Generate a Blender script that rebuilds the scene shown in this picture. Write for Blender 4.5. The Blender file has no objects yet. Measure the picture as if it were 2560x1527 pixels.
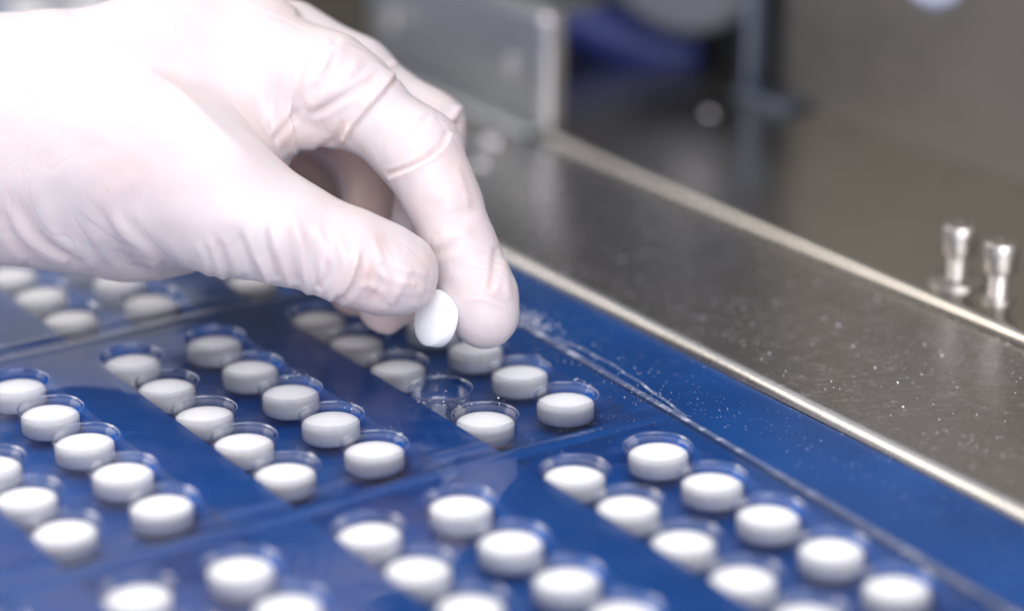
import bpy, bmesh, math, random
import numpy as np
from mathutils import Vector, Matrix

# ------------------------------------------------------------------ camera, world, lamps
MM = 0.001
S = 2560 / 2488.0
F = 6055.424                      # focal length in pixels of a 2560 wide frame
PITCH, ROLL, TH = 0.357020, -0.0010718, 0.987277
UNIT = 19.075254                  # mm between neighbouring pockets
CAM = np.array([0.0, -570.8645, 211.0348])       # mm, film surface is z = 0
OX, OY = -5.729596 * UNIT, 4.308033 * UNIT
FWD = np.array([0, math.cos(PITCH), -math.sin(PITCH)])
_r = np.array([1.0, 0, 0]); _u = np.cross(_r, FWD)
RIGHT = math.cos(ROLL) * _r + math.sin(ROLL) * _u
UP = -math.sin(ROLL) * _r + math.cos(ROLL) * _u

scene = bpy.context.scene
COL = scene.collection
cd = bpy.data.cameras.new('camera')
cam = bpy.data.objects.new('camera', cd); COL.objects.link(cam)
M = Matrix.Identity(4)
for i in range(3):
    M[i][0] = RIGHT[i]; M[i][1] = UP[i]; M[i][2] = -FWD[i]; M[i][3] = CAM[i] * MM
cam.matrix_world = M
cd.sensor_width = 36.0
cd.lens = F / 2560 * 36.0
cd.clip_start = 0.02; cd.clip_end = 50
cd.dof.use_dof = True
cd.dof.focus_distance = 0.543
cd.dof.aperture_fstop = 4.0
cd.dof.aperture_blades = 0
scene.camera = cam

w = bpy.data.worlds.new("World"); scene.world = w; w.use_nodes = True
bg = w.node_tree.nodes['Background']
bg.inputs[0].default_value = (0.91, 0.905, 1.0, 1); bg.inputs[1].default_value = 0.87

def area(name, loc, target, size, power, color):
    d = bpy.data.lights.new(name, 'AREA'); d.shape = 'RECTANGLE'
    d.size, d.size_y = size; d.energy = power; d.color = color
    o = bpy.data.objects.new(name, d); COL.objects.link(o)
    o.location = loc
    o.rotation_euler = (Vector(target) - Vector(loc)).to_track_quat('-Z', 'Y').to_euler()
    return o
area('ceiling_lamp', (-0.15, -0.10, 0.95), (0, 0, 0), (1.9, 1.4), 4.0, (1.0, 0.97, 0.95))
area('far_lamp', (-0.90, 0.30, 0.75), (-0.1, 0.05, 0), (0.5, 0.5), 4.5, (1.0, 0.89, 0.74))
area('front_fill', (0.25, -1.6, 0.80), (0, 0, 0.02), (1.6, 1.2), 34.0, (0.94, 0.94, 0.985))  # added soft fill from the camera side, brightens tablet sides and hand

scene.view_settings.view_transform = 'Standard'
scene.view_settings.look = 'None'
scene.view_settings.exposure = 0.10
scene.view_settings.gamma = 1.0
scene.render.engine = 'CYCLES'
cy = scene.cycles
cy.use_denoising = True
cy.max_bounces = 10; cy.glossy_bounces = 5; cy.transparent_max_bounces = 24
cy.diffuse_bounces = 6; cy.caustics_reflective = False; cy.caustics_refractive = False
cy.sample_clamp_indirect = 4.0

rng = np.random.RandomState(7)
random.seed(5)

# ------------------------------------------------------------------ helpers
def lw(lon, lat, z=0.0):
    """machine coordinates in mm (lon along the web, lat across it) to world metres"""
    c, s = math.cos(TH), math.sin(TH)
    return np.stack([(OX + np.asarray(lon) * c + np.asarray(lat) * s) * MM,
                     (OY - np.asarray(lon) * s + np.asarray(lat) * c) * MM,
                     (np.asarray(z) + 0 * np.asarray(lon)) * MM], -1)
MACH = Matrix.Translation((OX * MM, OY * MM, 0)) @ Matrix.Rotation(-TH, 4, 'Z') @ Matrix.Scale(MM, 4)

def mat(name):
    m = bpy.data.materials.new(name); m.use_nodes = True
    nt = m.node_tree
    return m, nt, nt.nodes['Principled BSDF']
def node(nt, t, **kw):
    n = nt.nodes.new(t)
    for k, v in kw.items():
        if hasattr(n, k): setattr(n, k, v)
        else: n.inputs[k.replace('_', ' ')].default_value = v
    return n
def coords(nt, scale=(1, 1, 1), rot=0.0):
    tc = nt.nodes.new('ShaderNodeNewGeometry')
    mp = nt.nodes.new('ShaderNodeMapping')
    mp.inputs['Rotation'].default_value = (0, 0, rot)
    mp.inputs['Scale'].default_value = scale
    nt.links.new(tc.outputs['Position'], mp.inputs['Vector'])
    return mp.outputs['Vector']
def ramp(nt, fac, stops):
    r = nt.nodes.new('ShaderNodeValToRGB')
    el = r.color_ramp.elements
    while len(el) < len(stops): el.new(0.5)
    for e, (p, c) in zip(el, stops):
        e.position = p; e.color = (c[0], c[1], c[2], 1) if hasattr(c, '__len__') else (c, c, c, 1)
    nt.links.new(fac, r.inputs[0]); return r.outputs[0]
def noise(nt, vec, scale, detail=4, rough=0.55, dist=0.0):
    n = nt.nodes.new('ShaderNodeTexNoise')
    n.inputs['Scale'].default_value = scale; n.inputs['Detail'].default_value = detail
    n.inputs['Roughness'].default_value = rough; n.inputs['Distortion'].default_value = dist
    nt.links.new(vec, n.inputs['Vector']); return n.outputs['Fac']
def bump(nt, h, strength, dist):
    b = nt.nodes.new('ShaderNodeBump')
    b.inputs['Strength'].default_value = strength; b.inputs['Distance'].default_value = dist
    nt.links.new(h, b.inputs['Height']); return b.outputs['Normal']

def make_obj(name, me, m=None, parent=None, smooth=None):
    o = bpy.data.objects.new(name, me); COL.objects.link(o)
    if m and not me.materials: me.materials.append(m)
    if parent: o.parent = parent
    if smooth is not None:
        for p in me.polygons: p.use_smooth = True
        if smooth < 179:
            try: me.set_sharp_from_angle(angle=math.radians(smooth))
            except Exception: pass
    return o
def tag(o, label=None, cat=None, group=None, kind=None):
    if label: o['label'] = label
    if cat: o['category'] = cat
    if group: o['group'] = group
    if kind: o['kind'] = kind
    return o
def empty(name, loc):
    o = bpy.data.objects.new(name, None); COL.objects.link(o)
    o.empty_display_size = 0.01; o.location = loc; return o
def bm_mesh(bm, name):
    me = bpy.data.meshes.new(name); bm.normal_update(); bm.to_mesh(me); bm.free(); return me
def lathe(prof, seg=48, name='lathe', closed_bottom=True, closed_top=True):
    """profile [(r,z)] in mm, revolved about z, metres out"""
    bm = bmesh.new(); rings = []
    for r, z in prof:
        if r < 1e-6: rings.append([bm.verts.new((0, 0, z * MM))])
        else: rings.append([bm.verts.new((r * MM * math.cos(2 * math.pi * k / seg), r * MM * math.sin(2 * math.pi * k / seg), z * MM)) for k in range(seg)])
    for a, b in zip(rings[:-1], rings[1:]):
        for k in range(seg):
            k2 = (k + 1) % seg
            if len(a) == 1: bm.faces.new((a[0], b[k], b[k2]))
            elif len(b) == 1: bm.faces.new((a[k], b[0], a[k2]))
            else: bm.faces.new((a[k], b[k], b[k2], a[k2]))
    bmesh.ops.recalc_face_normals(bm, faces=bm.faces)
    return bm_mesh(bm, name)
def boxm(lon0, lon1, lat0, lat1, z0, z1, bev=0.0, seg=3, name='box'):
    """box in machine coordinates (mm), bevelled, with world-space vertices"""
    bm = bmesh.new()
    bmesh.ops.create_cube(bm, size=1)
    for v in bm.verts:
        v.co = Vector((lon0 + (v.co.x + .5) * (lon1 - lon0), lat0 + (v.co.y + .5) * (lat1 - lat0), z0 + (v.co.z + .5) * (z1 - z0)))
    if bev > 0:
        bmesh.ops.bevel(bm, geom=list(bm.edges), offset=bev, segments=seg, profile=0.5, affect='EDGES', clamp_overlap=True)
    bmesh.ops.transform(bm, matrix=MACH, verts=bm.verts)
    return bm_mesh(bm, name)

# ------------------------------------------------------------------ materials
def steel(name, base, rough, dust=0.0, brush=0.0, metal=1.0, rotation=TH):
    m, nt, b = mat(name)
    b.inputs['Metallic'].default_value = metal
    v = coords(nt)
    n1 = noise(nt, v, 60, 5, 0.6)
    c = ramp(nt, n1, [(0.3, [x * 0.94 for x in base]), (0.7, [min(1, x * 1.04) for x in base])])
    r = ramp(nt, noise(nt, v, 130, 4, 0.6), [(0.3, rough * 0.9), (0.75, rough * 1.12)])
    nt.links.new(r, b.inputs['Roughness'])
    nt.links.new(c, b.inputs['Base Color'])
    if brush > 0:
        v2 = coords(nt, (120, 3500, 120), rotation)
        nt.links.new(bump(nt, noise(nt, v2, 1, 3, 0.6), brush, 0.0002), b.inputs['Normal'])
    if dust > 0:
        v3 = coords(nt, (1, 1.8, 1), rotation + 0.25)
        patch = ramp(nt, noise(nt, v3, 330, 7, 0.8, 0.2), [(0.52, 0.0), (0.80, 1.0)])
        large = ramp(nt, noise(nt, v, 9, 2, 0.5), [(0.40, 0.10), (0.70, 1.0)])
        mu = node(nt, 'ShaderNodeMath', operation='MULTIPLY'); nt.links.new(patch, mu.inputs[0]); nt.links.new(large, mu.inputs[1])
        mu2 = node(nt, 'ShaderNodeMath', operation='MULTIPLY'); mu2.inputs[1].default_value = dust; nt.links.new(mu.outputs[0], mu2.inputs[0])
        d = nt.nodes.new('ShaderNodeBsdfDiffuse'); d.inputs[0].default_value = (0.62, 0.61, 0.62, 1)
        mx = nt.nodes.new('ShaderNodeMixShader')
        nt.links.new(mu2.outputs[0], mx.inputs[0]); nt.links.new(b.outputs[0], mx.inputs[1]); nt.links.new(d.outputs[0], mx.inputs[2])
        nt.links.new(mx.outputs[0], nt.nodes['Material Output'].inputs['Surface'])
    return m
M_STEEL = steel('brushed_steel', (0.37, 0.368, 0.362), 0.27, dust=0.5, brush=0.30)
M_STEEL2 = steel('plain_steel', (0.38, 0.368, 0.345), 0.24, dust=0.04, brush=0.08)
M_BRACKET = steel('bracket_steel', (0.28, 0.295, 0.31), 0.40, brush=0.1)
M_POST = steel('post_steel', (0.16, 0.185, 0.24), 0.45)
M_CHROME = steel('chromed_steel', (0.62, 0.61, 0.62), 0.2)
M_PANEL = steel('panel_steel', (0.205, 0.193, 0.175), 0.5, metal=0.75)
M_DARK = steel('shaded_housing', (0.010, 0.011, 0.014), 0.5, metal=0.0)  # black colour stands in for the shade inside the machine opening
M_BROWN = steel('brown_housing', (0.06, 0.052, 0.035), 0.6, metal=0.0)

def plastic(name, base, rough, coat=0.0, var=0.15, nscale=40, bs=0.0):
    m, nt, b = mat(name)
    v = coords(nt)
    c = ramp(nt, noise(nt, v, nscale, 4, 0.6), [(0.3, [x * (1 - var) for x in base]), (0.7, [min(1, x * (1 + var)) for x in base])])
    nt.links.new(c, b.inputs['Base Color']); b.inputs['Roughness'].default_value = rough
    b.inputs['Coat Weight'].default_value = coat
    if bs: nt.links.new(bump(nt, noise(nt, v, 900, 3, 0.6), bs, 0.0001), b.inputs['Normal'])
    return m
M_NAVY = plastic('navy_rubber', (0.003, 0.012, 0.11), 0.55)
M_BOLT = steel('bolt_steel', (0.52, 0.49, 0.465), 0.30)
M_ROLL = steel('grey_roller', (0.06, 0.065, 0.078), 0.4, metal=0.3)
M_KNOB = plastic('pale_knob', (0.55, 0.57, 0.72), 0.3)

# blue plate: glossy enamel with powder dust; its colour is lightened under the film, making up for light lost there
def blue(name, c0, c1):
  m_, nt, b = mat(name)
  v = coords(nt)
  cA = ramp(nt, noise(nt, v, 25, 3, 0.55), [(0.3, c0), (0.7, c1)])
  v2 = coords(nt, (1, 2.6, 1), TH + 0.3)
  dust = ramp(nt, noise(nt, v2, 260, 6, 0.75, 0.5), [(0.56, 0.0), (0.80, 0.16)])
  big = ramp(nt, noise(nt, v, 16, 2, 0.5), [(0.42, 0.0), (0.68, 1.0)])
  mu = node(nt, 'ShaderNodeMath', operation='MULTIPLY'); nt.links.new(dust, mu.inputs[0]); nt.links.new(big, mu.inputs[1])
  mix = nt.nodes.new('ShaderNodeMix'); mix.data_type = 'RGBA'
  nt.links.new(mu.outputs[0], mix.inputs[0]); nt.links.new(cA, mix.inputs[6]); mix.inputs[7].default_value = (0.55, 0.6, 0.75, 1)
  nt.links.new(mix.outputs[2], b.inputs['Base Color'])
  b.inputs['Roughness'].default_value = 0.24
  b.inputs['Specular IOR Level'].default_value = 0.28
  nt.links.new(bump(nt, noise(nt, v2, 900, 3, 0.6), 0.12, 0.0001), b.inputs['Normal'])
  return m_
M_BLUE = blue('blue_enamel', (0.001, 0.034, 0.150), (0.002, 0.060, 0.245))
M_BLUE_LIFTED = blue('blue_enamel_lifted', (0.0015, 0.076, 0.345), (0.0025, 0.106, 0.43))

def film(name, haze=0.02, rough=0.045, gain=1.0, ior=1.45, bumps=0.5, cap=1.0, tint=(0.975, 0.985, 1.0, 1), floor=0.0):
    m = bpy.data.materials.new(name); m.use_nodes = True; nt = m.node_tree
    nt.nodes.clear()
    out = nt.nodes.new('ShaderNodeOutputMaterial')
    tr = nt.nodes.new('ShaderNodeBsdfTransparent'); tr.inputs[0].default_value = tint
    gl = nt.nodes.new('ShaderNodeBsdfGlossy'); gl.inputs['Roughness'].default_value = rough
    gl.inputs[0].default_value = (1, 1, 1, 1)
    fr = nt.nodes.new('ShaderNodeFresnel'); fr.inputs[0].default_value = ior
    mu = node(nt, 'ShaderNodeMath', operation='MULTIPLY'); mu.inputs[1].default_value = gain; mu.use_clamp = True
    nt.links.new(fr.outputs[0], mu.inputs[0])
    mn = node(nt, 'ShaderNodeMath', operation='MINIMUM'); mn.inputs[1].default_value = cap; nt.links.new(mu.outputs[0], mn.inputs[0]); mu = mn
    mxx = node(nt, 'ShaderNodeMath', operation='MAXIMUM'); mxx.inputs[1].default_value = floor; nt.links.new(mu.outputs[0], mxx.inputs[0]); mu = mxx
    mx = nt.nodes.new('ShaderNodeMixShader')
    nt.links.new(mu.outputs[0], mx.inputs[0]); nt.links.new(tr.outputs[0], mx.inputs[1]); nt.links.new(gl.outputs[0], mx.inputs[2])
    v = coords(nt)
    if bumps:
        h = noise(nt, v, 55, 2, 0.5)
        nb = bump(nt, h, bumps, 0.0006)
        nt.links.new(nb, gl.inputs['Normal']); nt.links.new(nb, fr.inputs['Normal'])
    di = nt.nodes.new('ShaderNodeBsdfDiffuse'); di.inputs[0].default_value = (0.80, 0.84, 0.95, 1)
    v2 = coords(nt, (1, 3, 1), TH + 0.5)
    hz = ramp(nt, noise(nt, v2, 70, 6, 0.75, 0.8), [(0.50, haze * 0.25), (0.78, min(1, haze * 9))])
    m2 = nt.nodes.new('ShaderNodeMixShader')
    nt.links.new(hz, m2.inputs[0]); nt.links.new(mx.outputs[0], m2.inputs[1]); nt.links.new(di.outputs[0], m2.inputs[2])
    nt.links.new(m2.outputs[0], out.inputs['Surface'])
    return m
M_FILM = film('clear_film', 0.003, 0.02, 0.85, 1.46, 0.12)
M_CUP = film('pocket_film', 0.010, 0.10, 0.8, 1.45, 0.0, 0.34, (0.90, 0.90, 0.92, 1), 0.10)
M_RIM = film('pocket_rim', 0.025, 0.18, 1.2, 1.5, 0.0, 0.5)
M_EDGE = film('milky_film_edge', 0.34, 0.4, 0.35, 1.45, 0.0)

M_TAB, nt, b = mat('tablet_white')
v = coords(nt)
nt.links.new(ramp(nt, noise(nt, v, 700, 3, 0.6), [(0.3, (0.91, 0.915, 0.93)), (0.7, (0.95, 0.95, 0.955))]), b.inputs['Base Color'])
b.inputs['Roughness'].default_value = 0.65
b.inputs['Subsurface Weight'].default_value = 1.0
b.inputs['Subsurface Radius'].default_value = (1, 1, 1); b.inputs['Subsurface Scale'].default_value = 0.004
nt.links.new(bump(nt, noise(nt, v, 2500, 3, 0.7), 0.15, 0.0001), b.inputs['Normal'])
M_POWDER = plastic('white_powder', (0.82, 0.83, 0.87), 0.8)

M_GLOVE, nt, b = mat('latex_glove')
v = coords(nt)
cA = ramp(nt, noise(nt, v, 45, 3, 0.55), [(0.30, (0.635, 0.532, 0.525)), (0.52, (0.635, 0.562, 0.56)), (0.75, (0.635, 0.585, 0.585))])
at = nt.nodes.new('ShaderNodeAttribute'); at.attribute_name = 'tight_and_shade'
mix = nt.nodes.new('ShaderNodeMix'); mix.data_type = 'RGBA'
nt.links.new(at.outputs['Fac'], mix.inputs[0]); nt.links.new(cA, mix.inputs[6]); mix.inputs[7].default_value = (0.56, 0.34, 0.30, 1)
nt.links.new(mix.outputs[2], b.inputs['Base Color'])
b.inputs['Roughness'].default_value = 0.42
b.inputs['Specular IOR Level'].default_value = 0.45
b.inputs['Subsurface Weight'].default_value = 0.6
b.inputs['Subsurface Radius'].default_value = (1.0, 0.45, 0.35); b.inputs['Subsurface Scale'].default_value = 0.004
b.inputs['Sheen Weight'].default_value = 0.08
h = noise(nt, v, 420, 4, 0.65)
b1 = bump(nt, h, 0.14, 0.0004)
vs = coords(nt, (1.0, 2.2, 0.55), 0.5)
n2 = noise(nt, vs, 42, 3, 0.5, 0.7)
l2 = ramp(nt, n2, [(0.455, 1.0), (0.50, 0.0), (0.545, 1.0)])
bb = nt.nodes.new('ShaderNodeBump'); bb.inputs['Strength'].default_value = 0.16; bb.inputs['Distance'].default_value = 0.0006
nt.links.new(l2, bb.inputs['Height']); nt.links.new(b1, bb.inputs['Normal'])
nt.links.new(bb.outputs['Normal'], b.inputs['Normal'])

# ------------------------------------------------------------------ blue plate with recesses for the packs
A, B_, G = 21.802, 50.4797, 34.9233
PP = 4 * UNIT + G                 # pack pitch
CH = [0, -1, -2, -3, -4]
PK = [-2, -1, 0, 1, 2, 3]
lat_e = sorted([-330] + [c * B_ - 7.4 for c in CH] + [c * B_ + 29.2 for c in CH] + [60.6])

lon_e = sorted([-420] + [k * PP - 12 for k in PK] + [k * PP + 4 * UNIT + 17.5 for k in PK] + [560])
bm = bmesh.new(); vc = {}
def V(x, y, z):
    if z < -2:
        if any(abs(x - (k_ * PP - 12)) < .01 for k_ in PK): x += 0.8
        if any(abs(y - (c_ * B_ + 29.2)) < .01 for c_ in CH): y -= 3.0
    k = (round(x, 3), round(y, 3), round(z, 3))
    if k not in vc: vc[k] = bm.verts.new(k)
    return vc[k]
ZT, ZP = -0.95, -7.8
def pit(i, j):
    if i < 0 or j < 0 or i >= len(lon_e) - 1 or j >= len(lat_e) - 1: return False
    return i % 2 == 1 and j % 2 == 1
for i in range(len(lon_e) - 1):
    for j in range(len(lat_e) - 1):
        z = ZP if pit(i, j) else ZT
        a, c, d, e = lon_e[i], lon_e[i + 1], lat_e[j], lat_e[j + 1]
        bm.faces.new((V(a, d, z), V(c, d, z), V(c, e, z), V(a, e, z)))
        if pit(i, j):
            for (p, q) in (((a, d), (c, d)), ((c, d), (c, e)), ((c, e), (a, e)), ((a, e), (a, d))):
                bm.faces.new((V(p[0], p[1], ZP), V(p[0], p[1], ZT), V(q[0], q[1], ZT), V(q[0], q[1], ZP)))
ed = [e for e in bm.edges if len(e.link_faces) == 2 and e.calc_face_angle(0) > 1.0]
bmesh.ops.bevel(bm, geom=ed, offset=0.45, segments=3, profile=0.5, affect='EDGES', clamp_overlap=True)
bmesh.ops.bisect_plane(bm, geom=list(bm.verts) + list(bm.edges) + list(bm.faces), plane_co=(142, 38.0, 0), plane_no=(0.047, 1, 0), dist=1e-4)
bd = [e for e in bm.edges if len(e.link_faces) == 1]
r = bmesh.ops.extrude_edge_only(bm, edges=bd)
for g in r['geom']:
    if isinstance(g, bmesh.types.BMVert): g.co.z = -14
bmesh.ops.recalc_face_normals(bm, faces=bm.faces)
bmesh.ops.transform(bm, matrix=MACH, verts=bm.verts)
me_bp = bm_mesh(bm, 'blue_plate'); me_bp.materials.append(M_BLUE); me_bp.materials.append(M_BLUE_LIFTED)
for p in me_bp.polygons:
    q_ = MACH.inverted() @ p.center
    if q_.y < 38.0 - (q_.x - 142) * 0.047: p.material_index = 1
o = make_obj('blue_plate', me_bp, smooth=40)
tag(o, 'glossy blue enamel plate with long recesses under the clear blister film', 'plate')

# ------------------------------------------------------------------ steel plates beside it
o = make_obj('steel_plate', boxm(-430, 560, 61.0, 127.2, -14, 1.6, 3.4, 8), M_STEEL, smooth=60)
tag(o, 'dusty brushed steel plate with rounded edge running beside the blue plate', 'steel plate')
o = make_obj('steel_deck', boxm(-430, 560, 127.6, 520, -14, 3.4, 2.4, 8), M_STEEL2, smooth=60)
tag(o, 'raised steel deck behind the dusty strip, carrying two bolts', 'steel deck')

# ------------------------------------------------------------------ clear blister film with pockets
def wave(lon, lat):
    lon = np.asarray(lon, float); lat = np.asarray(lat, float)
    z = 0.20 * np.sin(lon * 0.105 + 0.8 * np.sin(lat * 0.07) + 1.0) * np.sin(lat * 0.088 + 0.6)
    z += 0.12 * np.sin(lon * 0.052 - lat * 0.061 + 2.0)
    z += 0.06 * np.sin(lon * 0.31 + 1.3 * np.sin(lat * 0.11)) * np.sin(lat * 0.21 + 1.1)
    # transverse creases between packs
    for k in range(-3, 5):
        c = k * PP + 4 * UNIT + G / 2 + 0.6 * np.sin(lat * 0.05)
        z += 0.42 * np.exp(-((lon - c + 4.2) / 1.1) ** 2) + 0.34 * np.exp(-((lon - c - 3.6) / 1.3) ** 2) - 0.25 * np.exp(-((lon - c) / 3.0) ** 2)
    return z
def film_right(lon): return 38.8 - (lon - 142) * 0.047
RIM = 7.55
cells = {}
pockets = []
for c in CH:
    for side in (0, 1):
        for k in PK:
            for i in range(5):
                lo, la = k * PP + i * UNIT, c * B_ + side * A
                pockets.append((c, side, k, i, lo, la))
lats = [-330.0]
for c in reversed(CH):
    l0 = c * B_
    lats += [l0 - 10.9, l0 + 10.9, l0 + A + 10.9]
lats = sorted(set(round(x, 4) for x in lats))
lons = []
for k in PK:
    for i in range(6): lons.append(k * PP + (i - 0.5) * UNIT)
pcell = {(round(p[4] - UNIT / 2, 2), round(p[5] - 10.9, 2)): p for p in pockets}
fv, ff = [], []
def add_grid(x0, x1, y0, y1, nx, ny):
    base = len(fv)
    xs = np.linspace(x0, x1, nx + 1); ys = np.linspace(y0, y1, ny + 1)
    X, Y = np.meshgrid(xs, ys, indexing='ij')
    for a, b_, z in zip(X.ravel(), Y.ravel(), wave(X, Y).ravel()): fv.append((a, b_, z))
    for i in range(nx):
        for j in range(ny):
            q = base + i * (ny + 1) + j
            ff.append((q, q + ny + 1, q + ny + 2, q + 1))
def add_cell(x0, x1, y0, y1, cx, cy_):
    n = 48; cz = float(wave(cx, cy_))
    base = len(fv); R = [RIM + 0.01, RIM + 0.5, RIM + 1.1, None]
    sq = []
    for s_ in range(n):
        t = 2 * math.pi * (s_ + 0.5) / n
        dx, dy = math.cos(t), math.sin(t)
        kx = (x1 - cx) / dx if dx > 0 else (x0 - cx) / dx
        ky = (y1 - cy_) / dy if dy > 0 else (y0 - cy_) / dy
        q = min(kx, ky); sq.append((cx + dx * q, cy_ + dy * q))
    # snap square corners
    for (ax, ay) in ((x0, y0), (x0, y1), (x1, y0), (x1, y1)):
        jn = min(range(n), key=lambda m_: (sq[m_][0] - ax) ** 2 + (sq[m_][1] - ay) ** 2); sq[jn] = (ax, ay)
    for ri, r_ in enumerate(R):
        for s_ in range(n):
            t = 2 * math.pi * (s_ + 0.5) / n
            if r_ is None: x, y = sq[s_]; z = float(wave(x, y))
            else:
                x, y = cx + r_ * math.cos(t), cy_ + r_ * math.sin(t); z = cz if ri < 2 else cz * 0.75 + 0.25 * float(wave(x, y))
            fv.append((x, y, z))
    for ri in range(3):
        for s_ in range(n):
            s2 = (s_ + 1) % n
            ff.append((base + ri * n + s_, base + (ri + 1) * n + s_, base + (ri + 1) * n + s2, base + ri * n + s2))
lon_all = sorted(set(round(x, 3) for x in lons))
spans = list(zip(lon_all[:-1], lon_all[1:]))
lspans = list(zip(lats[:-1], lats[1:]))
for (x0, x1) in spans:
    for (y0, y1) in lspans:
        hit = None
        for p in pockets:
            if x0 < p[4] < x1 and y0 < p[5] < y1: hit = p; break
        if hit: add_cell(x0, x1, y0, y1, hit[4], hit[5])
        else: add_grid(x0, x1, y0, y1, max(2, int((x1 - x0) / 1.1)), max(2, int((y1 - y0) / 3.0)))
# right margin up to the skewed film edge
xs = np.arange(lon_all[0], lon_all[-1] + 1, 2.0)
base = len(fv); ny = 8
y0 = lats[-1]
for x in xs:
    e = film_right(x) + 0.4 * math.sin(x * 0.03)
    for j in range(ny + 1):
        y = y0 + (e - y0) * j / ny
        fv.append((x, y, float(wave(x, y)) * (1 - 0.6 * j / ny)))
for i in range(len(xs) - 1):
    for j in range(ny):
        q = base + i * (ny + 1) + j; ff.append((q, q + ny + 1, q + ny + 2, q + 1))
fv = np.array(fv)
W = lw(fv[:, 0], fv[:, 1], fv[:, 2])
film_root = empty('blister_film', tuple(lw(140, 0, 0)))
me = bpy.data.meshes.new('film_sheet'); me.from_pydata([tuple(q) for q in (W - np.array(film_root.location))], [], ff)
bmx = bmesh.new(); bmx.from_mesh(me); bmesh.ops.remove_doubles(bmx, verts=bmx.verts, dist=2e-5)
bmesh.ops.recalc_face_normals(bmx, faces=bmx.faces)
for f_ in bmx.faces:
    if f_.normal.z < 0: f_.normal_flip()
bmx.to_mesh(me); bmx.free()
make_obj('film_sheet', me, M_FILM, film_root, smooth=180)
tag(film_root, 'wide clear plastic film with rows of round pockets formed in it over the blue plate', 'blister film')
# raised, dusty film edge
bm = bmesh.new(); prev = None
for x in np.arange(lon_all[0], lon_all[-1] + 1, 2.0):
    e = film_right(x) + 0.4 * math.sin(x * 0.03)
    wv = 0.9 + 0.2 * math.sin(x * 0.05)
    row = []
    for dy, dz in ((-1.1 * wv, 0.08), (-0.5 * wv, 0.28), (0.1, 0.40), (0.6 * wv, 0.25), (0.9 * wv, -0.3)):
        row.append(bm.verts.new(Vector(lw(x, e + dy, dz)) - film_root.location))
    if prev:
        for j in range(4): bm.faces.new((prev[j], row[j], row[j + 1], prev[j + 1]))
    prev = row
make_obj('film_edge', bm_mesh(bm, 'film_edge'), M_EDGE, film_root, smooth=180)
bm = bmesh.new(); prev = None
for x in np.arange(158, 214, 1.5):
    u_ = (x - 158) / 56; e = film_right(x) + 1.2 + 2.9 * math.sin(math.pi * u_ ** 0.8) * (1 - 0.35 * u_) + .2 * math.sin(x * .5)
    row = [bm.verts.new(Vector(lw(x, e + dy, dz)) - film_root.location) for dy, dz in ((-.35, -.1), (-.1, .25), (.15, .25), (.35, -.1))]
    if prev:
        for j in range(3): bm.faces.new((prev[j], row[j], row[j + 1], prev[j + 1]))
    prev = row
make_obj('film_edge', bm_mesh(bm, 'film_edge'), M_EDGE, film_root, smooth=180)
# pocket
prof = [(0, -5.85), (5.6, -5.85), (6.5, -5.75), (6.85, -5.45), (7.0, -5.0), (7.08, -3.4), (7.16, -1.2), (7.26, -0.35), (7.36, -0.08), (7.44, 0.04), (7.53, 0.045), (RIM + 0.03, 0.0)]
me_cup = lathe(prof, 48, 'pocket')
me_cup.materials.append(M_CUP); me_cup.materials.append(M_RIM)
for p in me_cup.polygons:
    if p.center.z > -0.25 * MM: p.material_index = 1
for p in me_cup.polygons: p.use_smooth = True
def project(P):
    d = np.asarray(P) / MM - CAM; z = d @ FWD
    return (1280 + F * (d @ RIGHT) / z) / S, (763.5 - F * (d @ UP) / z) / S, z
# tablet
R_ = 6.5
tp = [(0, 0.42), (2, 0.39), (4, 0.27), (5.4, 0.10), (6.15, -0.08), (6.42, -0.22), (6.5, -0.42), (6.5, -3.15), (6.42, -3.35), (6.15, -3.5), (5.4, -3.66), (4, -3.78), (0, -3.85)]
me_tab = lathe(tp, 56, 'tablet'); me_tab.materials.append(M_TAB)
for p in me_tab.polygons: p.use_smooth = True
me_tab.set_sharp_from_angle(angle=math.radians(50))
chn = {0: 'channel beside steel', -1: 'middle channel', -2: 'left channel', -3: 'far left channel', -4: 'outermost left channel'}
pkn = {-2: 'farthest pack', -1: 'far pack', 0: 'pack behind hand', 1: 'pack under fingertips', 2: 'front pack', 3: 'nearest pack'}
rown = ['rearmost', 'second from rear', 'middle', 'second from front', 'frontmost']
ntab = 0
for (c, side, k, i, lo, la) in pockets:
    P = lw(lo, la, 0)
    x, y, d = project(P)
    if not (-230 < x < 2720 and -160 < y < 1700): continue
    z = float(wave(lo, la))
    pk = bpy.data.objects.new('pocket', me_cup); COL.objects.link(pk); pk.parent = film_root
    pk.location = Vector(lw(lo, la, z)) - film_root.location
    pk.rotation_euler = (0, 0, rng.rand() * 6.28)
    if (c, side, k, i) == (0, 0, 1, 3): continue
    if not (-230 < x < 2600 and -60 < y < 1600): continue
    jx, jy = rng.uniform(-0.25, 0.25, 2)
    t = bpy.data.objects.new('tablet', me_tab); COL.objects.link(t)
    t.location = lw(lo + jx, la + jy, z - 1.98)
    t.rotation_euler = (rng.uniform(-.03, .03), rng.uniform(-.03, .03), rng.rand() * 6.28)
    tag(t, 'white round tablet, %s in %s row, %s of %s' % (rown[i], 'right' if side else 'left', pkn[k], chn[c]), 'tablet', 'white tablets lying in the film pockets')
    ntab += 1
print('tablets', ntab)

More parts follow.
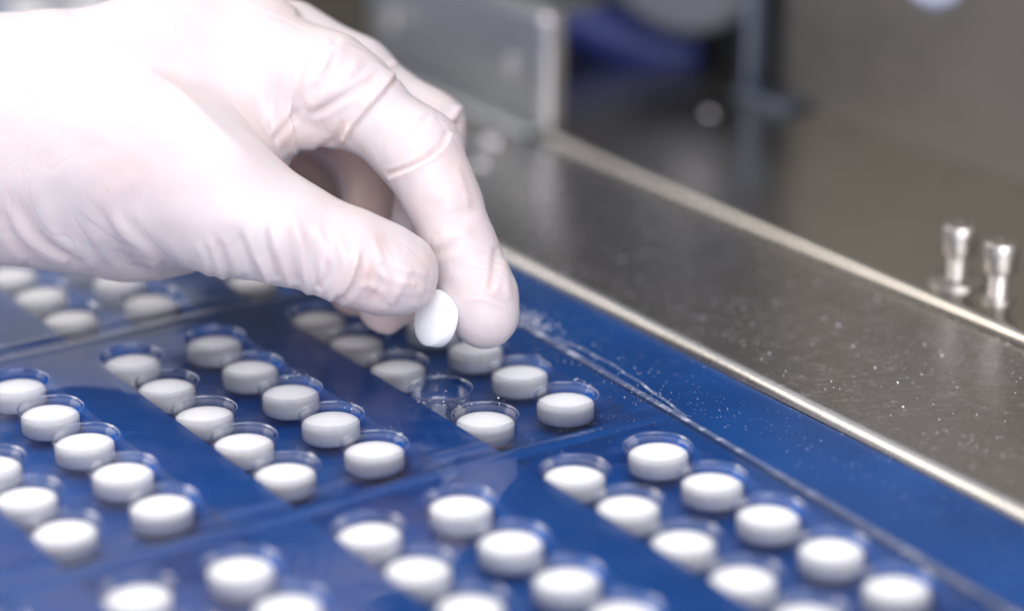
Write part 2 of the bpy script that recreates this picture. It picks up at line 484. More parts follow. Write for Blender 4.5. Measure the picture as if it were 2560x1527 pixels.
# ------------------------------------------------------------------ held tablet
def cam_pt(px, py, dz, d0=545.0):
    d = d0 - dz
    return np.array([(px - 1244) * S / F * d, -(py - 742) * S / F * d, dz])
def cam_to_world(q, d0=545.0):
    q = np.asarray(q)
    return (CAM + q[..., 0:1] * RIGHT + q[..., 1:2] * UP + (d0 - q[..., 2:3]) * FWD) * MM
me_h = lathe([(0, .95), (2, .88), (4, .58), (5.4, .17), (6.2, -.18), (6.42, -.32), (6.5, -.5), (6.5, -3.2), (6.42, -3.38), (6.2, -3.52), (5.4, -3.87), (4, -4.25), (0, -4.6)], 72, 'tablet')
for p in me_h.polygons: p.use_smooth = True
me_h.set_sharp_from_angle(angle=math.radians(33))
me_h.materials.append(M_TAB)
ht = make_obj('tablet', me_h)
nrm = np.array([-0.80, 0.14, 0.60]); nrm /= np.linalg.norm(nrm)
nw = Vector(nrm[0] * RIGHT + nrm[1] * UP - nrm[2] * FWD)
ctr = cam_to_world(cam_pt(1060, 773, -1.5))
ht.rotation_euler = nw.to_track_quat('Z', 'Y').to_euler()
ht.location = Vector(ctr) + nw * (1.9 * MM)
tag(ht, 'white round tablet pinched on edge between gloved thumb and index finger', 'tablet')

# ------------------------------------------------------------------ gloved hand (signed distance field -> mesh)
VOX = 0.5
xmin, xmax, ymin, ymax, zmin, zmax = -178.0, 8.0, -18.0, 84.0, -92.0, 30.0
nx, ny_, nz = [int((b_ - a_) / VOX) + 1 for a_, b_ in ((xmin, xmax), (ymin, ymax), (zmin, zmax))]
gx = (xmin + VOX * np.arange(nx)).astype(np.float32)[:, None, None]
gy = (ymin + VOX * np.arange(ny_)).astype(np.float32)[None, :, None]
gz = (zmin + VOX * np.arange(nz)).astype(np.float32)[None, None, :]
def prim(px, py, dz, rpx):
    q = cam_pt(px, py, dz); return (q[0], q[1], q[2], rpx * S / F * (545 - dz))
def cone(a, b_, sz=1.0, X=None, Y=None, Z=None):
    """capsule with two radii; sz squashes depth"""
    X = gx if X is None else X; Y = gy if Y is None else Y; Z = gz if Z is None else Z
    ax, ay, az, ra = a; bx, by, bz, rb = b_
    dx, dy, dz = bx - ax, by - ay, (bz - az) / sz
    L = dx * dx + dy * dy + dz * dz + 1e-9
    px, py, pz = X - ax, Y - ay, (Z - az) / sz
    t = np.clip((px * dx + py * dy + pz * dz) / L, 0, 1)
    return np.sqrt((px - t * dx) ** 2 + (py - t * dy) ** 2 + (pz - t * dz) ** 2) - (ra + t * (rb - ra))
def smin(a, b_, k):
    h = np.maximum(k - np.abs(a - b_), 0) / k
    return np.minimum(a, b_) - h * h * k * 0.25
def chain(pts, k=4.0, sz=1.0):
    P_ = [prim(*p) for p in pts]; d = None
    for a, b_ in zip(P_[:-1], P_[1:]):
        c_ = cone(a, b_, sz); d = c_ if d is None else smin(d, c_, k)
    return d
HAND = {
 'palm': [(-420, 335, -22, 255), (40, 336, -20, 270), (330, 336, -18, 294), (478, 238, -20, 240), (600, 160, -22, 166)],
 'thumb': [(20, 350, -20, 180), (330, 405, -8, 188), (560, 505, 7, 158), (700, 566, 9, 120), (850, 622, 9, 106), (945, 658, 7, 95), (978, 668, 6, 87)],
 'index': [(655, 170, -18, 152), (800, 215, -14, 128), (868, 250, -13, 98), (1015, 366, -10, 96), (1075, 480, -8, 84), (1120, 610, -6, 80), (1165, 720, -5, 84), (1178, 766, -5, 78)],
 'middle': [(700, 120, -34, 120), (850, 190, -33, 100), (1030, 318, -32, 92), (1048, 470, -30, 78), (1000, 640, -26, 72), (935, 735, -22, 62)],
 'ring': [(640, 170, -58, 100), (780, 290, -60, 78), (905, 400, -56, 78), (905, 560, -48, 70), (865, 700, -36, 66)],
 'little': [(560, 240, -74, 100), (745, 405, -76, 64), (775, 520, -70, 60), (770, 620, -60, 54)],
}
D = chain(HAND['palm'], 14, 0.62)
ulna = cone(prim(120, 330, -44, 200), prim(560, 200, -58, 125))
D = smin(D, ulna, 9)
web = cone(prim(480, 380, -6, 190), prim(565, 325, -10, 78))
D = smin(D, web, 6)
DT = chain(HAND['thumb'][:3], 12)
D = smin(D, DT, 16)
DT = chain(HAND['thumb'][2:], 5)
D = smin(D, DT, 4); del DT
D = smin(D, cone(prim(715, 285, -12, 75), prim(800, 292, -12, 68)), 4)
for nme, k in (('index', 6), ('middle', 2.2), ('ring', 1.2), ('little', 1.2)):
    DF = chain(HAND[nme], 4.5); 
    D = smin(D, DF, k) if nme != 'index' else np.minimum(smin(D, DF, 0.6), np.where(gx < cam_pt(720, 0, -16)[0], smin(D, DF, 6), 1e3))
# middle fingertip peak of loose latex
D = smin(D, cone(prim(930, 740, -22, 58), prim(944, 792, -21, 12)), 3)
D = smin(D, cone(prim(1000, 755, -20, 30), prim(935, 745, -22, 55)), 3)
D = D.astype(np.float32)

def surface_nets(D, h, org):
    s = D < 0
    nx_, ny2, nz2 = D.shape
    m = np.zeros((nx_ - 1, ny2 - 1, nz2 - 1), np.uint8)
    for a in (0, 1):
        for b2 in (0, 1):
            for c in (0, 1):
                m += s[a:nx_ - 1 + a, b2:ny2 - 1 + b2, c:nz2 - 1 + c]
    cell = (m > 0) & (m < 8)
    I = np.argwhere(cell)
    idx = -np.ones(cell.shape, np.int32); idx[tuple(I.T)] = np.arange(len(I))
    acc = np.zeros((len(I), 3)); cnt = np.zeros(len(I))
    cor = [(a, b2, c) for a in (0, 1) for b2 in (0, 1) for c in (0, 1)]
    vals = {c: D[I[:, 0] + c[0], I[:, 1] + c[1], I[:, 2] + c[2]].astype(float) for c in cor}
    for c in cor:
        for ax in range(3):
            if c[ax] == 0:
                c2 = list(c); c2[ax] = 1; c2 = tuple(c2)
                va, vb = vals[c], vals[c2]
                cr = (va < 0) != (vb < 0)
                t = np.where(cr, va / np.where(cr, va - vb, 1), 0)
                p = np.array(c, float)[None].repeat(len(I), 0); p[:, ax] += t
                acc[cr] += p[cr]; cnt[cr] += 1
    P_ = (I + acc / cnt[:, None]) * h + np.array(org)
    faces = []
    for ax in range(3):
        sl0 = [slice(None)] * 3; sl1 = [slice(None)] * 3
        sl0[ax] = slice(0, -1); sl1[ax] = slice(1, None)
        e = s[tuple(sl0)] != s[tuple(sl1)]
        o1, o2 = [(1, 2), (2, 0), (0, 1)][ax]
        E_ = np.argwhere(e)
        ok = (E_[:, o1] > 0) & (E_[:, o2] > 0) & (E_[:, o1] < D.shape[o1] - 1) & (E_[:, o2] < D.shape[o2] - 1)
        E_ = E_[ok]
        q = []
        for (d1, d2) in ((-1, -1), (0, -1), (0, 0), (-1, 0)):
            T_ = E_.copy(); T_[:, o1] += d1; T_[:, o2] += d2
            q.append(idx[tuple(T_.T)])
        q = np.stack(q, 1)
        ins = s[tuple(E_.T)]
        q[~ins] = q[~ins][:, ::-1]
        faces.append(q)
    return P_, np.concatenate(faces)
VP, FQ = surface_nets(D, VOX, (xmin, ymin, zmin))
# normals from the field gradient
def grad(P_):
    q = (P_ - np.array([xmin, ymin, zmin])) / VOX
    q = np.clip(q, 1.01, np.array(D.shape) - 2.02)
    def samp(q):
        i = np.floor(q).astype(int); f = q - i; r_ = 0
        for a in (0, 1):
            for b2 in (0, 1):
                for c in (0, 1):
                    wt = (f[:, 0] if a else 1 - f[:, 0]) * (f[:, 1] if b2 else 1 - f[:, 1]) * (f[:, 2] if c else 1 - f[:, 2])
                    r_ = r_ + wt * D[i[:, 0] + a, i[:, 1] + b2, i[:, 2] + c]
        return r_
    g = np.stack([samp(q + np.eye(3)[k] * 0.9) - samp(q - np.eye(3)[k] * 0.9) for k in range(3)], 1)
    return g / (np.linalg.norm(g, axis=1, keepdims=True) + 1e-9)
N = grad(VP)
# which finger each vertex belongs to
layers = ['palm', 'thumb', 'index', 'middle', 'ring', 'little']
dl = []
for nme in layers:
    P_ = [prim(*p) for p in HAND[nme]]; best = None
    for a, b2 in zip(P_[:-1], P_[1:]):
        c_ = cone(a, b2, 0.62 if nme == 'palm' else 1.0, VP[:, 0], VP[:, 1], VP[:, 2]); best = c_ if best is None else np.minimum(best, c_)
    dl.append(best)
dl = np.stack(dl, 1)
layer = np.argmin(dl, 1)
# pixel-like flat coordinates of the modelling plane (2488 grid) at each vertex
dep = 545 - VP[:, 2]
PX = VP[:, 0] / dep * F / S + 1244
PY = -VP[:, 1] / dep * F / S + 742

def spline(pts, n=10):
    p = np.array(pts, float)
    if len(p) < 3:
        t = np.linspace(0, 1, n)[:, None]; return p[0] * (1 - t) + p[-1] * t
    p = np.vstack([2 * p[0] - p[1], p, 2 * p[-1] - p[-2]]); out = []
    for i in range(1, len(p) - 2):
        for t in np.linspace(0, 1, n, endpoint=False):
            a, b2, c, d = p[i - 1], p[i], p[i + 1], p[i + 2]
            out.append(0.5 * ((2 * b2) + (-a + c) * t + (2 * a - 5 * b2 + 4 * c - d) * t * t + (-a + 3 * b2 - 3 * c + d) * t ** 3))
    out.append(p[-2]); return np.array(out)
disp = np.zeros(len(VP)); tight_and_shade = np.zeros(len(VP))
def fold(lay, pts, kind, wpx, amp, wl=40, ends=(0.18, 0.18), facing=-0.35):
    """a fold of the glove along a curve; kind r ridge, c crease, s step (high on the left of the curve's direction)"""
    q = spline(pts); lo_, hi_ = q.min(0) - 3 * max(wpx, wl if kind == 's' else 0), q.max(0) + 3 * max(wpx, wl if kind == 's' else 0)
    li = [layers.index(x) for x in lay.split('+')]
    m = np.isin(layer, li) & (N[:, 2] > facing) & (PX > lo_[0]) & (PX < hi_[0]) & (PY > lo_[1]) & (PY < hi_[1])
    ix = np.where(m)[0]
    if len(ix) == 0: return
    x, y = PX[ix], PY[ix]
    bd_ = np.full(len(ix), 1e9); bs = np.zeros(len(ix)); bt = np.zeros(len(ix))
    seg = np.linalg.norm(np.diff(q, axis=0), axis=1); cum = np.concatenate([[0], np.cumsum(seg)]); tot = cum[-1]
    for j in range(len(q) - 1):
        d = q[j + 1] - q[j]; L = d @ d + 1e-9
        t = np.clip(((x - q[j, 0]) * d[0] + (y - q[j, 1]) * d[1]) / L, 0, 1)
        ex, ey = x - q[j, 0] - t * d[0], y - q[j, 1] - t * d[1]
        dd = np.hypot(ex, ey); up = dd < bd_
        bd_[up] = dd[up]; bs[up] = np.sign(d[0] * ey - d[1] * ex)[up]; bt[up] = ((cum[j] + t * seg[j]) / tot)[up]
    tp_ = np.clip(bt / max(ends[0], 1e-3), 0, 1) * np.clip((1 - bt) / max(ends[1], 1e-3), 0, 1)
    tp_ = tp_ * tp_ * (3 - 2 * tp_)
    s_ = bd_ * bs
    if kind == 'r': f_ = np.exp(-(s_ / wpx) ** 2)
    elif kind == 'c': f_ = -np.exp(-(s_ / wpx) ** 2) + 0.4 * np.exp(-((np.abs(s_) - 2.1 * wpx) / (1.1 * wpx)) ** 2)
    else: # step: s_<0 is left of travel in picture (y down) -> high side
        f_ = np.where(s_ < 0, np.exp(s_ / wl), np.exp(-(s_ / wpx) ** 2)) - 0.55 * np.exp(-((s_ - 1.7 * wpx) / (0.9 * wpx)) ** 2)
    disp[ix] += amp * (0.85 if 'index' in lay else 1.0) * tp_ * f_
    if kind in 'cs': tight_and_shade[ix] += (0.16 if 'index' in lay else 0.14) * tp_ * np.exp(-((s_ - (1.5 * wpx if kind == 's' else 0)) / (1.0 * wpx)) ** 2) * min(1, amp / 0.5)

# loose latex: gentle broad unevenness
for fx, fy, fz, ph, am in ((.11, .07, .09, 0.3, .22), (.05, .13, .11, 1.7, .20), (.21, .17, .13, 2.2, .09), (.33, -.25, .2, .9, .06), (.07, -.2, .15, 4.1, .12)):
    disp += am * np.sin(VP[:, 0] * fx * 1.6 + ph + 1.2 * np.sin(VP[:, 1] * fy)) * np.sin(VP[:, 1] * fy * 2.1 + VP[:, 2] * fz + ph * 2)
pt = 'palm+thumb+index'
# index: draped latex over the first joint, stepping down to the tight finger
fold('index+palm', [(832, 352), (842, 318), (880, 272), (925, 222), (957, 178)], 's', 7, 1.15, 36, (.10, .04))
fold('index+palm', [(838, 285), (820, 325), (795, 352), (760, 366)], 'c', 9, .5)
fold('index+palm', [(850, 300), (838, 330), (815, 358)], 'r', 8, .6)
fold('index+palm', [(742, 287), (785, 265), (830, 238), (890, 200), (925, 172)], 'c', 8, .62)
fold('index+palm', [(735, 268), (790, 228), (840, 185), (880, 140)], 'r', 15, .8)
fold('index+palm', [(742, 232), (790, 180), (812, 110), (815, 80)], 'c', 9, .4)
fold('index+palm', [(775, 180), (805, 130), (820, 100)], 'r', 9, .55)
fold('index+palm', [(645, 368), (680, 320), (712, 285), (728, 250)], 'c', 8, .6, ends=(.05, .3))
fold('index+palm', [(722, 260), (730, 200), (752, 130)], 'c', 9, .3)
fold('palm+index', [(642, 345), (655, 260), (675, 170), (690, 90)], 'r', 9, .3)
fold('palm+index', [(672, 300), (690, 200), (705, 110)], 'r', 12, .35)
fold('index+palm', [(660, 385), (720, 368), (780, 362)], 'r', 12, .5)
fold('index', [(868, 268), (940, 205), (955, 185)], 'r', 14, .35)
# index: second joint crease with the cuff-like fold below it
fold('index', [(1098, 318), (1075, 362), (1010, 405), (940, 432)], 's', 6, .85, 30, (.05, .05))
fold('index', [(1068, 352), (1030, 385), (975, 412), (935, 424)], 'c', 5, .5, ends=(.2, .05))
fold('index', [(1050, 268), (1020, 300), (990, 330)], 'c', 8, .22)
fold('index', [(985, 300), (1040, 270), (1062, 262)], 'r', 10, .18)
fold('index', [(1100, 395), (1125, 450), (1140, 520)], 'r', 9, .3)
fold('index', [(1035, 470), (1080, 475), (1130, 455)], 'r', 16, .35)
fold('index', [(1060, 535), (1105, 528), (1165, 490)], 'c', 15, .35)
fold('index', [(1045, 600), (1090, 575), (1150, 560)], 'r', 15, .4)
fold('index', [(1030, 622), (1085, 605), (1120, 590)], 'c', 10, .3)
fold('index', [(1205, 590), (1200, 650), (1190, 712)], 'c', 8, .45)
fold('index', [(1222, 620), (1232, 690), (1240, 740)], 'r', 10, .5)
fold('index', [(1120, 722), (1160, 712), (1200, 722), (1250, 742)], 's', 6, -.35, 20)
fold('index', [(1075, 500), (1095, 640), (1110, 700)], 'r', 18, .3)
# middle finger peaks
fold('middle', [(925, 170), (948, 160), (965, 150)], 'r', 9, .9, facing=-2)
fold('middle', [(1112, 262), (1098, 285), (1075, 305)], 'r', 10, 1.1, ends=(.02, .2), facing=-2)
fold('middle', [(1120, 300), (1100, 310), (1080, 330)], 'c', 8, .5, facing=-2)
# thumb: bunched transverse wrinkles
for pts, kd, wd, am in [
    ([(545, 560), (560, 610), (585, 668)], 'r', 9, .55), ([(575, 540), (595, 610), (622, 676)], 'c', 8, .45),
    ([(600, 540), (615, 600), (645, 668), (655, 690)], 'r', 9, .75), ([(640, 530), (650, 600), (672, 680)], 'c', 8, .5),
    ([(650, 500), (672, 590), (695, 660), (708, 700)], 'r', 9, .75), ([(690, 520), (705, 600), (722, 690)], 'c', 8, .5),
    ([(705, 500), (730, 590), (742, 660), (748, 720)], 'r', 10, .8), ([(745, 540), (758, 620), (770, 700)], 'c', 8, .5),
    ([(760, 520), (785, 600), (788, 660), (775, 720)], 'r', 10, .6), ([(790, 620), (795, 660), (775, 700)], 'c', 8, .6),
    ([(805, 540), (832, 610), (830, 670), (800, 728)], 'r', 11, .6), ([(870, 590), (862, 650), (830, 720)], 'r', 9, .7),
    ([(884, 600), (876, 650), (855, 700), (810, 738)], 'c', 8, .7), ([(900, 560), (915, 600), (925, 640)], 'r', 9, .35),
    ([(893, 640), (918, 668), (922, 700), (905, 715)], 'c', 8, .45), ([(882, 672), (900, 656), (930, 668), (965, 682), (1010, 690)], 'r', 10, .5),
    ([(940, 700), (975, 706), (1030, 712)], 'r', 11, .3), ([(1002, 640), (975, 690), (950, 740)], 'r', 10, .45),
    ([(880, 730), (920, 722), (950, 742)], 'c', 10, .3), ([(930, 690), (955, 720), (965, 745)], 'c', 9, .2),
    ([(860, 700), (900, 690), (925, 712)], 'r', 9, .5), ([(985, 745), (1030, 735), (1062, 715)], 'r', 9, .35),
    ([(950, 630), (985, 655), (1040, 660)], 'r', 9, .25), ([(965, 668), (1010, 672), (1050, 690)], 'c', 7, .25),
    ([(500, 560), (520, 620), (545, 680)], 'r', 9, .55), ([(520, 560), (540, 620), (560, 675)], 'c', 8, .4),
    ([(470, 580), (495, 630), (510, 680)], 'r', 10, .45)]:
    fold('thumb+palm', pts, kd, wd, am * 0.75, ends=(.35, .02), facing=-0.8)
# heel of the hand and wrist
for pts, kd, wd, am in [
    ([(265, 500), (300, 560), (345, 600), (385, 650)], 'r', 14, .8), ([(290, 500), (330, 560), (370, 600), (410, 655)], 'c', 11, .5),
    ([(335, 420), (300, 450), (265, 470)], 'r', 22, .3), ([(230, 480), (270, 560), (320, 640)], 'c', 14, .5),
    ([(200, 540), (250, 610), (300, 665)], 'r', 13, .6), ([(300, 600), (345, 632), (400, 660)], 'r', 10, .7),
    ([(10, 480), (50, 560), (100, 610), (170, 640)], 'r', 13, .9), ([(30, 460), (80, 555), (130, 600), (210, 640)], 'c', 11, .6),
    ([(80, 430), (110, 520), (150, 590), (240, 650)], 'r', 15, .7), ([(-20, 520), (20, 600), (60, 640)], 'r', 14, .8),
    ([(400, 560), (430, 620), (470, 670)], 'r', 11, .5), ([(60, 60), (110, 50), (170, 80), (240, 140), (310, 200)], 's', 12, .16),
    ([(-10, 70), (40, 100), (60, 180)], 'c', 16, .2), ([(60, 55), (110, 42), (165, 55)], 'r', 18, .8)]:
    fold('palm+thumb', pts, kd, wd * 1.15, am * 0.5, 30, ends=(.3, .05), facing=-0.8)
# opening: creases on the folded fingers
fold('middle', [(895, 400), (870, 440), (815, 470)], 'c', 9, .4)
# touch: pink where thin latex is stretched
for (cx, cy2, rx, ry, st) in ((925, 585, 18, 26, .3), (895, 665, 16, 34, .35), (1035, 640, 18, 30, .25), (905, 715, 20, 10, .3), (720, 560, 60, 40, .12), (300, 420, 90, 60, .12)):
    tight_and_shade += st * np.exp(-((PX - cx) / rx) ** 2 - ((PY - cy2) / ry) ** 2) * (N[:, 2] > 0)
tight_and_shade += 0.5 * np.isin(layer, [4, 5]) + 0.28 * ((layer == 3) & (N[:, 1] < 0.2))   # warm shade of the finger gap painted into the curled fingers' colour
V2 = VP + N * disp[:, None]
# one light smoothing pass
adj = np.zeros_like(V2); cnt = np.zeros(len(V2))
for a in range(4):
    i, j = FQ[:, a], FQ[:, (a + 1) % 4]
    for k in range(3):
        adj[:, k] += np.bincount(i, V2[j, k], len(V2)) + np.bincount(j, V2[i, k], len(V2))
    cnt += np.bincount(i, minlength=len(V2)) + np.bincount(j, minlength=len(V2))
V2 = V2 * 0.72 + 0.28 * adj / np.maximum(cnt, 1)[:, None]
WV = cam_to_world(V2)
org = cam_to_world(np.array([[-110.0, 30.0, -20.0]]))[0]
person = empty('person', tuple(org))
me = bpy.data.meshes.new('gloved_hand')
me.vertices.add(len(WV)); me.vertices.foreach_set('co', (WV - org).astype(np.float32).ravel())
me.loops.add(len(FQ) * 4); me.loops.foreach_set('vertex_index', FQ.astype(np.int32).ravel())
me.polygons.add(len(FQ)); me.polygons.foreach_set('loop_start', np.arange(len(FQ), dtype=np.int32) * 4)
me.polygons.foreach_set('loop_total', np.full(len(FQ), 4, np.int32))
me.update(calc_edges=True)
me.polygons.foreach_set('use_smooth', np.ones(len(FQ), bool))
att = me.attributes.new('tight_and_shade', 'FLOAT', 'POINT'); att.data.foreach_set('value', np.clip(tight_and_shade, 0, 1).astype(np.float32))
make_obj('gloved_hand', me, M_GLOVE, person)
print('hand verts', len(WV))
tag(person, 'person reaching in from the left, hand in pale pink latex glove pinching one tablet', 'person')
del D

# ------------------------------------------------------------------ bolts on the deck
def thread_prof(r0, r1, z0, z1, pitch):
    out = []; z = z0
    while z < z1: out += [(r0, z), (r1, z + pitch / 2)]; z += pitch
    return out + [(r0, z1)]
def bolt(lon, lat, zb, washer_r, lab):
    rt = empty('bolt', tuple(lw(lon, lat, zb)))
    hd = lathe([(0, 15.6), (1.6, 15.6), (1.7, 17.0), (2.5, 17.05), (3.9, 16.8), (4.25, 16.2), (4.25, 9.2), (4.0, 8.6), (2.6, 8.4)], 40, 'bolt_head')
    make_obj('bolt_head', hd, M_BOLT, rt, smooth=35)
    sh = lathe([(2.65, 9.0)] + thread_prof(2.6, 2.8, 1.0, 8.6, 0.8)[::-1] + [(2.75, 0.4)], 32, 'shank')
    make_obj('shank', sh, M_BOLT, rt, smooth=25)
    wa = lathe([(0, 1.3), (washer_r - .5, 1.3), (washer_r - .1, 1.1), (washer_r, .8), (washer_r, 0.2), (washer_r, 0.0)], 40, 'washer')
    make_obj('washer', wa, M_BOLT, rt, smooth=35)
    rt.scale = (1, 1, 0.9)
    tag(rt, lab, 'bolt', 'bolts on the steel deck')
bolt(188.4, 140.8, 3.4, 7.4, 'shiny upright bolt with a wide washer, left of the pair on the steel deck')
bolt(203.6, 140.2, 3.4, 4.1, 'shiny upright bolt with a narrow washer, right of the pair on the steel deck')

# small screws on the plates and bracket
sc_me = lathe([(0, 1.3), (1.2, 1.25), (2.1, 0.9), (2.6, 0.35), (2.7, 0.0)], 24, 'screw'); sc_me.materials.append(M_CHROME)
for p in sc_me.polygons: p.use_smooth = True
for lo, la, z, sc, lab in ((14.6, 114.5, 1.5, 1.3, 'small domed screw in the steel plate close under the bracket foot'),
                       (32.5, 99.5, 1.5, 1.0, 'small domed screw in the steel plate behind the knuckle of the index finger'),
                       (31.9, 183.9, 3.4, 0.8, 'small domed screw on the deck in the dark opening left of the post')):
    s_ = bpy.data.objects.new('screw', sc_me); COL.objects.link(s_); s_.location = lw(lo, la, z); s_.scale = (sc, sc, sc)
    tag(s_, lab, 'screw', 'small screws in the steel')

# ------------------------------------------------------------------ bracket, post, roller, panels behind
br = empty('bracket', tuple(lw(-30, 131, 3.4)))
def part(nm, me_, m_, par, sm=40):
    o_ = make_obj(nm, me_, m_, None, smooth=sm); o_.parent = par
    o_.matrix_parent_inverse = Matrix.Translation(par.location).inverted(); return o_
part('face_plate', boxm(-86, 16.5, 131, 134, 3.4, 38, .6), M_BRACKET, br)
part('top_flange', boxm(-86, 19, 131.2, 152, 38.1, 40.6, 1.0), M_BRACKET, br)
part('foot', boxm(-86, 19, 121.5, 133, 1.25, 5.2, 1.8), M_BRACKET, br)
part('end_strip', boxm(16.6, 21.5, 129, 137, 3.45, 39.5, 2.0, 4), M_CHROME, br)
for lo, z in ((4.5, 20.5), (-68, 20.0)):
    hx = bmesh.new(); bmesh.ops.create_cone(hx, cap_ends=True, segments=6, radius1=4.3, radius2=4.1, depth=3.4)
    bmesh.ops.bevel(hx, geom=list(hx.edges), offset=.35, segments=2, affect='EDGES')
    bmesh.ops.transform(hx, matrix=MACH @ Matrix.Translation((lo, 129.2, z)) @ Matrix.Rotation(math.pi / 2, 4, 'X'), verts=hx.verts)
    part('hex_head', bm_mesh(hx, 'hex_head'), M_CHROME, br, 30)
tag(br, 'grey steel bracket with hex bolt heads standing behind the knuckles', 'bracket')

po = empty('post', tuple(lw(26, 209, 3.4)))
part('upright', boxm(22, 26, 203, 211, 3.4, 44, 1.5), M_POST, po)
part('foot', boxm(22, 46, 200, 213, 3.4, 6.4, 1.0), M_POST, po)
tag(po, 'slim grey steel post with foot, right of the dark opening', 'post')

o = make_obj('rear_panel', boxm(30, 560, 214, 218, 2.0, 420), M_PANEL)
tag(o, 'tall brown-grey steel panel closing the machine at right rear', 'panel')
o = make_obj('shaded_housing', boxm(-205, 29.5, 222, 330, 3.42, 420, 1.0), M_DARK)
tag(o, 'machine housing, shaded opening painted black, behind the roller and the steel post', 'housing')
o = make_obj('brown_housing', boxm(-430, -206, 215, 330, 3.42, 420, 1.0), M_BROWN)
tag(o, 'dark brown machine housing behind the back of the hand', 'housing')

def at_px(px, py, depth):   # world point in metres, from sight line and distance
    return cam_to_world(cam_pt(px, py, 545.0 - depth))
# silver roller whose lower rim shows at the top edge
rl = empty('roller', tuple(at_px(1692, -128, 790)))
def cyl_along(axis, r_, half, seg=64, bev=1.2):
    b3 = bmesh.new(); bmesh.ops.create_cone(b3, cap_ends=True, segments=seg, radius1=r_ * MM, radius2=r_ * MM, depth=2 * half * MM)
    ee = [e for e in b3.edges if e.calc_face_angle(0) > 1.0]
    bmesh.ops.bevel(b3, geom=ee, offset=bev * MM, segments=3, affect='EDGES')
    b3.transform(Vector(axis).to_track_quat('Z', 'Y').to_matrix().to_4x4()); return bm_mesh(b3, 'cyl')
axis = lw(0, -1, 0) - lw(0, 0, 0); axis = np.array([-0.25, -1.0, 0.35])
make_obj('drum', cyl_along(axis, 28.5, 9), M_ROLL, rl, smooth=40)
c_ = make_obj('hub', cyl_along(axis, 9, 12.5), M_CHROME, rl, smooth=40)
tag(rl, 'grey metal roller hanging over the dark opening at the top edge', 'roller')
# navy hose slung under the roller
def tube(pts, radii, seg=20):
    pts = spline(pts, 10) if False else np.array(pts)
    b4 = bmesh.new(); prev = None
    up0 = Vector((0, 0, 1))
    for i, p in enumerate(pts):
        tdir = Vector(pts[min(i + 1, len(pts) - 1)] - pts[max(i - 1, 0)]).normalized()
        a = tdir.cross(up0).normalized(); c2 = a.cross(tdir)
        ring = [b4.verts.new(Vector(p) + (a * math.cos(2 * math.pi * k / seg) + c2 * math.sin(2 * math.pi * k / seg)) * radii[i] * MM) for k in range(seg)]
        if prev:
            for k in range(seg): b4.faces.new((prev[k], prev[(k + 1) % seg], ring[(k + 1) % seg], ring[k]))
        else: b4.faces.new(ring[::-1])
        prev = ring
    b4.faces.new(prev); bmesh.ops.recalc_face_normals(b4, faces=b4.faces)
    return bm_mesh(b4, 'tube')
hp = spline([(1000, -80), (1180, -20), (1330, 30), (1480, 85), (1600, 122), (1700, 122)], 8)
hr = np.interp(np.linspace(0, 1, len(hp)), [0, .35, .6, .85, 1], [9.5, 10, 10, 9.5, 8.5])
hw = np.array([at_px(x, y, 822 - 6 * i / len(hp)) for i, (x, y) in enumerate(hp)])
ho = make_obj('hose', tube(hw, hr), M_NAVY, smooth=180)
tag(ho, 'thick glossy navy blue hose slung under the grey roller', 'hose')
# pale ball knob on a stalk fixed to the rear panel
kp = at_px(2275, -48, 640)
kn = empty('knob', tuple(kp))
make_obj('ball', lathe([(0, 8.6)] + [(8.6 * math.sin(t), 8.6 * math.cos(t)) for t in np.linspace(.15, 2.9, 22)] + [(2.2, -8.5)], 36, 'ball'), M_KNOB, kn, smooth=180)
st = bmesh.new(); bmesh.ops.create_cone(st, cap_ends=True, segments=20, radius1=.0028, radius2=.0028, depth=.12)
dirv = Vector(lw(0, 1, 0.3) - lw(0, 0, 0)).normalized()
st.transform(Matrix.Translation(dirv * 0.066) @ dirv.to_track_quat('Z', 'Y').to_matrix().to_4x4())
make_obj('stalk', bm_mesh(st, 'stalk'), M_CHROME, kn, smooth=40)
tag(kn, 'pale round knob at the top right, on a stalk from the rear panel', 'knob')

# two loose tablets far back
for k_, (px_, py_, lab) in enumerate(((70, 28, 'blurred cream tablet lying far back above the wrist, leftmost'), (225, 14, 'blurred cream tablet lying far back above the wrist, right one'))):
    t = bpy.data.objects.new('tablet', me_tab); COL.objects.link(t)
    d = (px_ * S - 1280) / F * RIGHT - (py_ * S - 763.5) / F * UP + FWD
    tt = (5.2 - CAM[2]) / d[2]; t.location = Vector((CAM + tt * d) * MM)
    tag(t, lab, 'tablet', 'loose tablets')

# ------------------------------------------------------------------ powder
def blob_cloud(name, pts, sizes, m_, lab, cat):
    vs, fs = [], []
    t0 = np.array([(1, 0, 0), (-1, 0, 0), (0, 1, 0), (0, -1, 0), (0, 0, 1), (0, 0, -1)], float)
    tf = [(0, 2, 4), (2, 1, 4), (1, 3, 4), (3, 0, 4), (2, 0, 5), (1, 2, 5), (3, 1, 5), (0, 3, 5)]
    for p, s_ in zip(pts, sizes):
        b0 = len(vs); sc = s_ * (0.6 + 0.8 * rng.rand(6, 1)) * np.array([1, 1, 0.6])
        a = rng.rand() * 6.28; R2 = np.array([[math.cos(a), -math.sin(a), 0], [math.sin(a), math.cos(a), 0], [0, 0, 1]])
        for q in (t0 * sc) @ R2.T: vs.append(tuple(p + q * MM))
        fs += [tuple(b0 + k for k in f_) for f_ in tf]
    me_ = bpy.data.meshes.new(name); me_.from_pydata(vs, [], fs)
    o_ = make_obj(name, me_, m_, smooth=180)
    return tag(o_, lab, cat, kind='stuff')
pts, sz = [], []
def scat(n, f_, s0, s1):
    for _ in range(n):
        p = f_()
        if p is None: continue
        pts.append(p); sz.append(s0 + (s1 - s0) * rng.rand() ** 5)
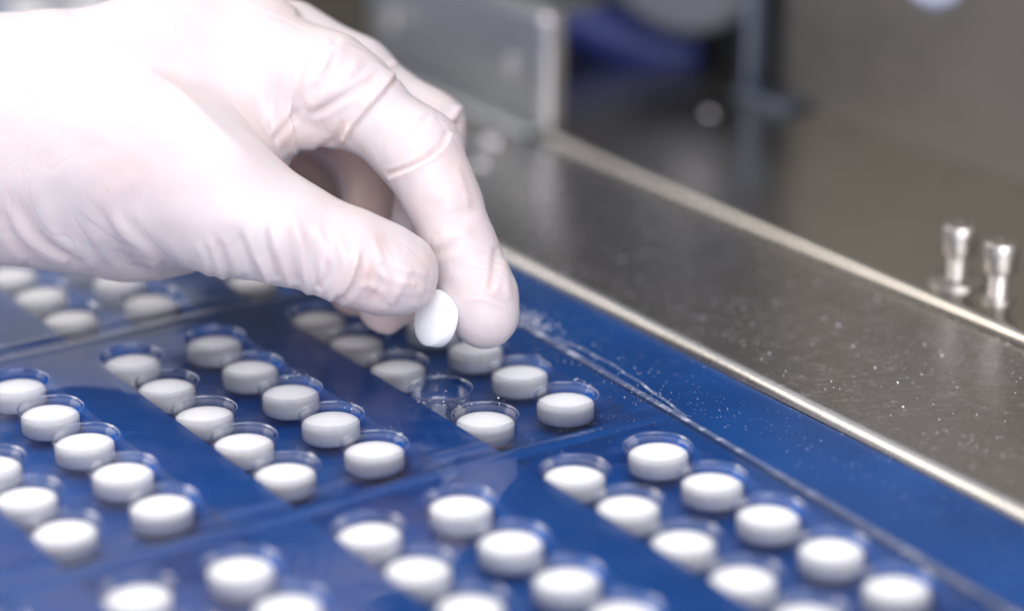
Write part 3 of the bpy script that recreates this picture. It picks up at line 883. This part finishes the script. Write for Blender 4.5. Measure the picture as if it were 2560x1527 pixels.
# on the blue margin beside the film edge and on the film
scat(900, lambda: lw(rng.uniform(90, 330), rng.uniform(40, 60), -0.4), .03, .16)
scat(260, lambda: lw(rng.uniform(150, 215), rng.uniform(31, 45), 0.15), .04, .22)
scat(200, lambda: lw(rng.normal(205, 5), rng.uniform(-6, 34), 0.3), .03, .12)
# heap where the index finger touches the edge
scat(380, lambda: lw(143 + rng.normal(0, 6), 41 + rng.normal(0, 1.8), 0.25), .05, .45)
scat(240, lambda: lw(rng.uniform(150, 320), rng.normal(49.5, 1.2), -0.4), .03, .14)
for (lo, la) in ((187.5, 21.8), (168.4, 21.8), (168.4, 0), (149.4, 0), (187.5, 0), (187.4, -28.7), (168.4, -28.7), (149.3, -28.7), (187.4, -50.5)):
    n_ = 16; a0 = rng.uniform(1.2, 3.2)
    scat(n_, lambda: lw(lo + 7.6 * math.cos(a0 + rng.normal(0, .35)), la + 7.6 * math.sin(a0 + rng.normal(0, .35)), float(wave(lo, la)) + .15), .06, .32)
scat(60, lambda: lw(168.4 + rng.normal(9, 3), 0 + rng.normal(-6, 4), .35), .05, .28)
blob_cloud('powder', pts, sz, M_POWDER, 'white tablet powder and crumbs scattered over the film and the blue plate', 'powder')
pts, sz = [], []
clus = [(rng.uniform(120, 320), rng.uniform(70, 122), rng.uniform(4, 16)) for _ in range(26)]
def cl():
    c_ = clus[rng.randint(len(clus))]; a_, b3_ = c_[0] + rng.normal(0, c_[2] * 1.5), c_[1] + rng.normal(0, c_[2] * .6)
    return lw(a_, b3_, 1.62) if 66 < b3_ < 125 else None
scat(2600, cl, .02, .20)
scat(500, lambda: lw(rng.uniform(60, 330), rng.uniform(66, 125), 1.65), .02, .45)
for (px_, py_, s_) in ((1700, 800, .9), (1720, 803, .6), (1742, 815, .9), (1776, 830, .7), (1958, 842, .7), (1735, 790, .5), (2010, 888, .5), (1895, 920, .4), (1600, 720, 1.0), (1625, 725, .8), (1880, 880, .35)):
    d = (px_ * S - 1280) / F * RIGHT - (py_ * S - 763.5) / F * UP + FWD
    tt = (1.4 - CAM[2]) / d[2]; pts.append((CAM + tt * d) * MM); sz.append(s_ * .55)
blob_cloud('powder', pts, sz, M_POWDER, 'fine white powder specks scattered over the brushed steel plate', 'powder')
